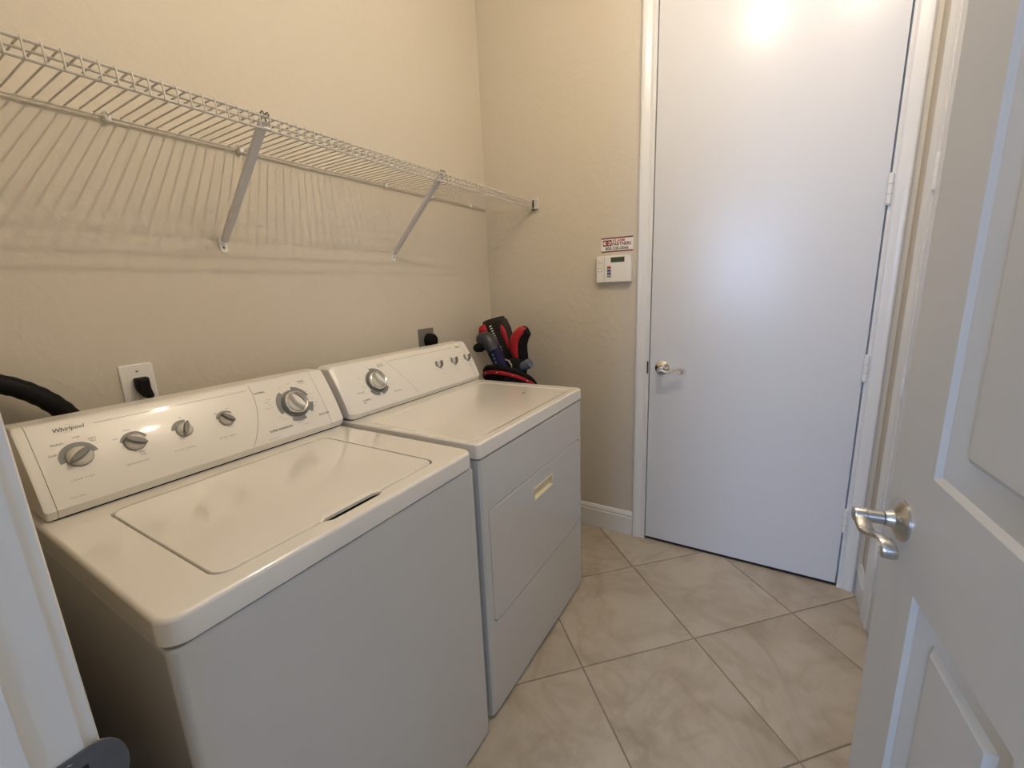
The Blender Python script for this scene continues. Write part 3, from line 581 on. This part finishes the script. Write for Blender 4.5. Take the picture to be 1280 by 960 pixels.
for s, x, y, h in (('VERY DRY', -1.040, 0.168, 0.0058), ('TIMED DRY', -1.043, 0.161, 0.0058), ('AUTOMATIC', -1.165, 0.052, 0.0060), ('DRY', -1.165, 0.044, 0.0060), ('COOL DOWN', -1.022, 0.054, 0.0056), ('Wrinkle Guard', -1.176, 0.082, 0.0052)): text_into(L1, s, h, face(x, y), bold=0.0001)
for s, x, y, h in (('Off', -1.092, 0.167, 0.005), ('More', -1.148, 0.138, 0.005), ('Dry', -1.146, 0.131, 0.005), ('Less', -1.146, 0.104, 0.005), ('Damp', -1.146, 0.096, 0.005), ('60', -1.018, 0.134, 0.005), ('40', -1.012, 0.108, 0.005), ('20', -1.018, 0.084, 0.005), ('Normal', -1.148, 0.074, 0.0045)): text_into(L2, s, h, face(x, y))
for s, x, k in (('TEMPERATURE', -0.742, 1.1), ('END OF CYCLE', -0.648, 1.1), ('DRYNESS', -0.545, 1.1)): text_into(L2, s, 0.0050, face(x, 0.068), space=k)
for s, x, y, h in (('Med', -0.752, 0.140, 0.0045), ('Low', -0.764, 0.130, 0.0045), ('High', -0.724, 0.138, 0.0045), ('Off', -0.650, 0.136, 0.0045), ('Normal', -0.575, 0.145, 0.005)): text_into(L2, s, h, face(x, y))
groove_line(L2, (-1.003, 0.188), (-0.905, 0.020), 0.0008, 0.004); groove_line(L2, (-0.985, 0.1745), (-0.605, 0.1745), 0.0007)
flat('printed_lettering', L1, 'ink', dcon)['kind'] = 'stuff'; flat('faint_print', L2, 'ink2', dcon)['kind'] = 'stuff'

# ------------------------------------------------------------------ outlets, plugs, hose
def plate(name, x0, x1, z0, z1, m, label, t=0.006):
    b = BM(); rings(b, [[(p[0], -0.0003, p[1]) for p in rrect(x0, x1, z0, z1, 0.004, n=3)], [(p[0], -t * 0.6, p[1]) for p in rrect(x0, x1, z0, z1, 0.004, n=3)], [(p[0], -t, p[1]) for p in rrect(x0 + 0.004, x1 - 0.004, z0 + 0.004, z1 - 0.004, 0.004, n=3)]])
    return tag(obj(name, b, m), label, 'outlet')
o1 = plate('wall_outlet', -1.712, -1.641, 1.052, 1.170, 'white', 'white outlet plate on the wall above the washer console')
Yv = Vector((0, -1, 0)); Zv = Vector((0, 0, 1))
for z in (1.151,):
    b = BM(); lathe(b, (Vector((-1.6765, -0.006, z)), XX, Zv, Yv), [(0.0028, 0), (0.0024, 0.0008)], 12); obj('screw', b, 'gray', o1)
b = BM(); lathe(b, (Vector((-1.6765, -0.006, 1.122)), XX, Zv, Yv), [(0.0165, 0), (0.0165, 0.0015), (0.015, 0.002)], 28); obj('socket', b, 'white', o1)
b = BM(); lathe(b, (Vector((-1.6765, -0.006, 1.082)), XX, Zv, Yv), [(0.0165, 0), (0.0165, 0.0015), (0.015, 0.002)], 28); obj('socket', b, 'white', o1)
b = BM()
def pring(w0, z0, z1, y): return [(p[0], y, p[1]) for p in rrect(-1.6745 - w0, -1.6745 + w0, z0, z1, 0.004, n=3)]
rings(b, [pring(0.014, 1.107, 1.135, -0.0085), pring(0.0145, 1.100, 1.136, -0.016), pring(0.013, 1.092, 1.135, -0.030), pring(0.010, 1.085, 1.128, -0.036)])
tube(b, spline([(-1.672, -0.026, 1.110), (-1.668, -0.030, 1.085), (-1.665, -0.032, 1.060), (-1.664, -0.034, 1.02), (-1.664, -0.05, 0.9)], 5), [0.010] * 6 + [0.0065] * 15, 12)
tag(obj('washer_plug', b, 'black'), 'black power plug in the white outlet with its cord hanging', 'plug')
o2 = plate('dryer_outlet', -0.619, -0.513, 1.035, 1.158, 'steelplate', 'dark grey metal outlet plate on the wall above the dryer', 0.004)
b = BM(); lathe(b, (Vector((-0.553, -0.0042, 1.10)), XX, Zv, Yv), [(0.034, 0), (0.034, 0.012), (0.032, 0.028), (0.026, 0.036), (0.018, 0.038)], 28)
tube(b, spline([(-0.553, -0.03, 1.09), (-0.553, -0.042, 1.05), (-0.553, -0.042, 1.0), (-0.55, -0.045, 0.9)], 5), 0.011, 12)
tag(obj('dryer_plug', b, 'black'), 'round black dryer plug on the dark grey outlet plate', 'plug')
b = BM(); hp = spline([(-1.80, -0.055, 0.95), (-1.815, -0.055, 1.04), (-1.845, -0.055, 1.105), (-1.892, -0.055, 1.155), (-1.950, -0.055, 1.183), (-2.010, -0.055, 1.178), (-2.028, -0.055, 1.12), (-2.030, -0.055, 1.00)], 10)
hr = [0.020 + 0.0007 * math.sin(i * 1.8) for i in range(len(hp))]
tube(b, hp, hr, 16); tag(obj('drain_hose', b, 'black'), 'thick black drain hose arching behind the washer on the wall', 'hose')

# ------------------------------------------------------------------ alarm keypad and sticker
AY = Vector((0, -1, 0)); AN = Vector((-1, 0, 0))
KY0, KY1, KZ0, KZ1 = -0.655, -0.826, 1.338, 1.462
def kf(u, v, d=0.0): return (Vector((-0.028 - d, KY0 + (KY1 - KY0) * u, KZ1 - (KZ1 - KZ0) * v)), AY, Zv, AN)
b = bbox((-0.028, KY0, KZ0), (-0.0005, KY1, KZ1), 0.003); kp = tag(obj('alarm_keypad', b, 'white'), 'white alarm keypad with a dark screen, on the wall by the door', 'keypad')
def kbox(u0, u1, v0, v1, h, m, name): 
    a = kf(u0, v0)[0]; c = kf(u1, v1)[0]; return obj(name, box(BM(), (a.x - h, a.y, a.z), (a.x + 0.0005, c.y, c.z)), m, kp, smooth=False)
kbox(0.42, 0.81, 0.07, 0.26, 0.0006, 'lcd', 'screen')
kbox(0.225, 0.235, 0.03, 0.97, 0.0005, 'bgrey', 'cover_seam')
for v0, m in ((0.40, 'redink'), (0.52, 'bblue'), (0.63, 'bblue'), (0.74, 'bgrey')): kbox(0.32, 0.43, v0, v0 + 0.085, 0.0015, m, 'button')
b = BM(); 
for u in (0.055, 0.15):
    for v in (0.46, 0.58):
        p = kf(u, v)[0]; box(b, (p.x - 0.0006, p.y - 0.003, p.z - 0.002), (p.x, p.y + 0.003, p.z + 0.002))
obj('indicator_lights', b, 'bgrey', kp, smooth=False)
kbox(0.06, 0.17, 0.18, 0.29, 0.0006, 'inset', 'speaker_grille')
SY0, SY1, SZ0, SZ1 = -0.671, -0.826, 1.480, 1.547
b = box(BM(), (-0.0009, SY0, SZ0), (-0.0002, SY1, SZ1)); st = tag(obj('alarm_sticker', b, 'white', smooth=False), 'white alarm company sticker with a red emblem, above the keypad', 'sticker')
def sf(u, v): return (Vector((-0.0009, SY0 + (SY1 - SY0) * u, SZ1 - (SZ1 - SZ0) * v)), AY, Zv, AN)
def srect(bm, u0, u1, v0, v1, l=0.0004):
    ps = [sf(u, v)[0] + AN * l for u, v in ((u0, v0), (u1, v0), (u1, v1), (u0, v1))]; bm.faces.new([bm.verts.new(p) for p in ps])
b = BM(); srect(b, 0, 1, 0.0, 0.085); srect(b, 0, 1, 0.915, 1.0); text_into(b, 'PARTNERS', 0.0195, sf(0.345, 0.48), sx=1.0, bold=0.0006); flat('sticker_lettering', b, 'maroon', st)
b = BM(); text_into(b, 'ALARM', 0.0180, sf(0.355, 0.24), sx=1.0, bold=0.0005, space=1.05); flat('sticker_lettering', b, 'redink', st)
b = BM(); text_into(b, '800-330-0066', 0.0205, sf(0.13, 0.77), sx=0.98, bold=0.0006); flat('sticker_lettering', b, 'ink', st)
b = BM(); srect(b, 0.05, 0.19, 0.16, 0.58); srect(b, 0.19, 0.33, 0.16, 0.58); flat('emblem', b, 'maroon', st)
b = BM(); arc(b, sf(0.12, 0.37), 0.002, 0.0085, 30, 330, 0.0008); arc(b, sf(0.25, 0.37), 0.004, 0.0085, -150, 150, 0.0008); flat('emblem_letters', b, 'white', st)
b = BM(); arc(b, sf(0.19, 0.37), 0.0, 0.0075, 0, 360, 0.0011); flat('emblem_heart', b, 'redink', st)

# ------------------------------------------------------------------ golf bag in the corner
BC = Vector((-0.25, -0.268, 0)); rim = 0.855
tl = Vector((0.06, 0.02, 1)).normalized()
gb = empty('golf_bag', (BC.x, BC.y, 0), 'black golf bag with a red rim standing in the corner behind the dryer', 'golf bag')
def bagring(z, r, ry=None):
    ry = ry or r; return [(BC.x + r * math.cos(2 * PI * k / 36), BC.y + ry * math.sin(2 * PI * k / 36), z - (0.080 * math.cos(2 * PI * k / 36) if z > 0.7 else 0)) for k in range(36)]
b = BM(); rings(b, [bagring(0.021, 0.125), bagring(0.05, 0.135), bagring(0.25, 0.14), bagring(0.5, 0.13), bagring(0.78, 0.125), bagring(0.80, 0.130), bagring(rim + 0.020, 0.140), bagring(rim + 0.032, 0.132), bagring(rim + 0.022, 0.120), bagring(rim - 0.03, 0.117), bagring(0.70, 0.112), bagring(0.60, 0.11)], True, True)
obj('bag_body', b, 'blackf', gb)
def ringtube(r, z, rad, m, name):
    n = 48; P = [Vector((BC.x + r * math.cos(2 * PI * k / n), BC.y + r * math.sin(2 * PI * k / n), z - 0.080 * math.cos(2 * PI * k / n))) for k in range(n)]; b = BM(); rs = []
    for k, p in enumerate(P):
        d = (p - Vector((BC.x, BC.y, p.z))).normalized(); rs.append([p + d * rad[0] * math.cos(2 * PI * q / 8) + Zv * rad[1] * math.sin(2 * PI * q / 8) for q in range(8)])
    rs.append(rs[0]); rings(b, rs, False, False); bmesh.ops.remove_doubles(b, verts=b.verts[:], dist=1e-5); return obj(name, b, m, gb)
rr = ringtube(0.1365, rim - 0.006, (0.006, 0.0105), 'red', 'rim_band'); rr['label'] = 'red band with white rivets around the bag mouth'
for a in (120, 152, 184, 216, 248, 280, 312, 344, 16, 48, 80):
    a = math.radians(a); p = Vector((BC.x + 0.1422 * math.cos(a), BC.y + 0.1422 * math.sin(a), rim - 0.006 - 0.080 * math.cos(a)))
    b = BM(); bmesh.ops.create_icosphere(b, subdivisions=1, radius=0.0028, matrix=Matrix.Translation(p)); obj('rivet', b, 'white', rr)
b = bbox((BC.x - 0.14 + 0.002, BC.y - 0.05, 0.30), (BC.x - 0.115, BC.y + 0.06, 0.62), 0.008); obj('pocket', b, 'charf', gb)
b = BM(); tube(b, spline([(BC.x - 0.10, BC.y - 0.09, 0.80), (BC.x - 0.15, BC.y - 0.13, 0.70), (BC.x - 0.15, BC.y - 0.12, 0.5), (BC.x - 0.11, BC.y - 0.09, 0.4)], 6), (0.006), 8); obj('strap', b, 'red', gb)

def blob(name, m, pts, rad, parent=None, k=6, n=20, m_label=None):
    P = spline(pts, k); R = []
    for i in range(len(P)):
        t = i / k; a = min(int(t), len(rad) - 1); c = min(a + 1, len(rad) - 1); f = t - int(t); f = f * f * (3 - 2 * f)
        R.append((rad[a][0] * (1 - f) + rad[c][0] * f, rad[a][1] * (1 - f) + rad[c][1] * f))
    b = BM(); tube(b, P, R, n); return obj(name, b, m, parent)
def club(label, base, top_, extra):
    c = empty('golf_club', base, label, 'golf club', 'golf clubs in the bag'); b = BM(); tube(b, [base, top_], [0.005, 0.0055], 8); obj('shaft', b, 'silver', c); return c
# driver with the tall black and red cover
c1 = club('golf club under a tall black head cover with red sides and white lettering', (-0.18, -0.235, 0.62), (-0.17, -0.225, 0.98), 0)
X1 = -0.17
blob('head_cover', 'charf', [(X1, -0.262, 0.86), (X1, -0.235, 0.96), (X1, -0.195, 1.04), (X1, -0.160, 1.10), (X1, -0.137, 1.145), (X1, -0.130, 1.172), (X1, -0.129, 1.176)], [(0.040, 0.028), (0.046, 0.034), (0.062, 0.042), (0.078, 0.048), (0.078, 0.046), (0.066, 0.036), (0.02, 0.01)], c1, n=28)
o = blob('side_panel', 'red', [(-0.205, -0.082, 1.075), (-0.210, -0.084, 1.095), (-0.210, -0.090, 1.120), (-0.204, -0.104, 1.145)], [(0.006, 0.004), (0.026, 0.014), (0.029, 0.016), (0.010, 0.006)], c1); o['label'] = 'red patch on the cover'
o = blob('side_panel', 'red', [(-0.200, -0.238, 1.01), (-0.203, -0.228, 1.06), (-0.203, -0.208, 1.11), (-0.198, -0.184, 1.155)], [(0.003, 0.003), (0.010, 0.009), (0.015, 0.011), (0.007, 0.005)], c1)
ld = Vector((0, -0.42, -1)).normalized(); lu = Vector((0, -1, 0.42)).normalized()
def strip(bm, c, L, wd):
    c = Vector(c); a = ld * L / 2; w = lu * wd / 2; bm.faces.new([bm.verts.new(p) for p in (c - a - w, c + a - w, c + a + w, c - a + w)])
b = BM()
for i in range(6): strip(b, (-0.2225 + 0.0006 * i, -0.142 - 0.0058 * i, 1.138 - 0.0125 * i), 0.0070, 0.017 - 0.0012 * i)
strip(b, (-0.2165, -0.182, 1.052), 0.024, 0.006); strip(b, (-0.2125, -0.194, 1.028), 0.010, 0.008); strip(b, (-0.210, -0.200, 1.012), 0.008, 0.007)
cl1 = flat('cover_lettering', b, 'white', c1); cl1['kind'] = 'stuff'
# navy cover in front
c2 = club('golf club under a navy and grey hooded head cover', (-0.30, -0.26, 0.62), (-0.32, -0.255, 0.90), 0)
blob('head_cover', 'navy', [(-0.32, -0.290, 0.86), (-0.325, -0.276, 0.92), (-0.33, -0.258, 0.97), (-0.335, -0.238, 1.02), (-0.338, -0.220, 1.055)], [(0.040, 0.028), (0.038, 0.030), (0.036, 0.030), (0.038, 0.032), (0.036, 0.030)], c2)
o = blob('cover_hood', 'slate', [(-0.336, -0.236, 1.030), (-0.338, -0.215, 1.062), (-0.338, -0.192, 1.082), (-0.338, -0.168, 1.080), (-0.338, -0.152, 1.070), (-0.338, -0.146, 1.064)], [(0.040, 0.034), (0.044, 0.038), (0.042, 0.040), (0.036, 0.036), (0.026, 0.026), (0.004, 0.004)], c2); o['label'] = 'grey hood of the navy head cover'
b = blob('hood_opening', 'blackf', [(-0.350, -0.190, 1.050), (-0.352, -0.165, 1.045), (-0.350, -0.142, 1.040), (-0.346, -0.132, 1.036)], [(0.020, 0.016), (0.030, 0.024), (0.026, 0.022), (0.006, 0.006)], c2)
ld = Vector((0, -0.36, -1)).normalized(); lu = Vector((0, -1, 0.36)).normalized(); b = BM()
for i in range(5): strip(b, (-0.3675 + 0.0008 * i, -0.246 - 0.0068 * i, 1.012 - 0.019 * i), 0.013, 0.013)
cl2 = flat('cover_lettering', b, 'bluegrey', c2); cl2['kind'] = 'stuff'
# banana shaped red and black cover
c3 = club('golf club under a curved red and black head cover', (-0.21, -0.285, 0.62), (-0.205, -0.290, 0.93), 0)
blob('head_cover', 'blackf', [(-0.205, -0.310, 0.90), (-0.205, -0.318, 0.96), (-0.205, -0.312, 1.03), (-0.205, -0.320, 1.08), (-0.205, -0.345, 1.115), (-0.205, -0.358, 1.126)], [(0.030, 0.026), (0.034, 0.030), (0.036, 0.032), (0.038, 0.032), (0.033, 0.028), (0.010, 0.008)], c3)
o = blob('side_panel', 'red', [(-0.232, -0.300, 0.935), (-0.234, -0.298, 0.98), (-0.236, -0.290, 1.03), (-0.234, -0.298, 1.08), (-0.228, -0.330, 1.118), (-0.214, -0.352, 1.128)], [(0.008, 0.006), (0.017, 0.011), (0.024, 0.013), (0.026, 0.014), (0.022, 0.014), (0.006, 0.005)], c3); o['label'] = 'red front of the curved cover'
c5 = club('golf club under a short plain black head cover low in the bag mouth', (-0.26, -0.32, 0.62), (-0.27, -0.33, 0.86), 0)
blob('head_cover', 'blackf', [(-0.272, -0.330, 0.83), (-0.274, -0.322, 0.90), (-0.276, -0.305, 0.95), (-0.276, -0.292, 0.972), (-0.276, -0.288, 0.978)], [(0.052, 0.026), (0.058, 0.028), (0.050, 0.028), (0.030, 0.020), (0.006, 0.005)], c5)
# short blue grey grip tube
c4 = club('golf club with a short blue-grey head poking out sideways', (-0.26, -0.29, 0.62), (-0.27, -0.345, 0.93), 0)
b = BM(); tube(b, [(-0.270, -0.350, 0.935), (-0.272, -0.362, 0.944), (-0.275, -0.395, 0.960), (-0.276, -0.404, 0.964), (-0.276, -0.407, 0.966)], [0.020, 0.024, 0.025, 0.022, 0.012], 20); obj('club_head', b, 'bluegrey', c4)
# irons
for k, (y0, z0, y1, z1, xx, lb) in enumerate(((-0.31, 0.62, -0.318, 0.985, -0.318, 'bare steel golf club standing tall beside the navy cover'), (-0.33, 0.62, -0.362, 0.935, -0.305, 'bare steel golf club next to the blue-grey head'), (-0.22, 0.62, -0.215, 0.915, -0.345, 'short steel golf club low between the navy cover and the wall'))):
    c = empty('golf_club', (xx, y0, 0.62), lb, 'golf club', 'golf clubs in the bag')
    b = BM(); tube(b, [(xx + 0.01, y0 + (0.03 if k < 2 else -0.02), z0), (xx, y1 - 0.004, z1 - 0.11), (xx, y1, z1 - 0.02)], [0.004, 0.0045, 0.0055], 8); obj('shaft', b, 'silver', c)
    b = BM(); P = [(xx - 0.004, y1, z1 - 0.025), (xx - 0.004, y1 + 0.008, z1 - 0.008), (xx - 0.002, y1 + 0.024, z1 - 0.002), (xx, y1 + 0.036, z1 - 0.016)]
    tube(b, P, [(0.005, 0.006), (0.005, 0.011), (0.005, 0.014), (0.004, 0.009)], 10); obj('iron_head', b, 'nickel', c)


# ------------------------------------------------------------------ ceiling light
cl = empty('ceiling_light', (-1.05, -1.44, H), 'two-bulb ceiling light above the machines', 'ceiling light')
b = BM(); lathe(b, (Vector((-1.05, -1.44, H - 0.0005)), XX, Vector((0, 1, 0)), -Zv), [(0.10, 0), (0.10, 0.02), (0.08, 0.03)], 40); obj('canopy', b, 'white', cl)
b = BM(); box(b, (-1.065, -1.68, H - 0.045), (-1.035, -1.16, H - 0.03)); obj('arm', b, 'white', cl, smooth=False)
for p in LAMPS:
    b = BM(); lathe(b, (Vector((p[0], p[1], H - 0.04)), XX, Vector((0, 1, 0)), -Zv), [(0.02, 0), (0.022, 0.20), (0.018, 0.22)], 20); s = obj('socket', b, 'white', cl)
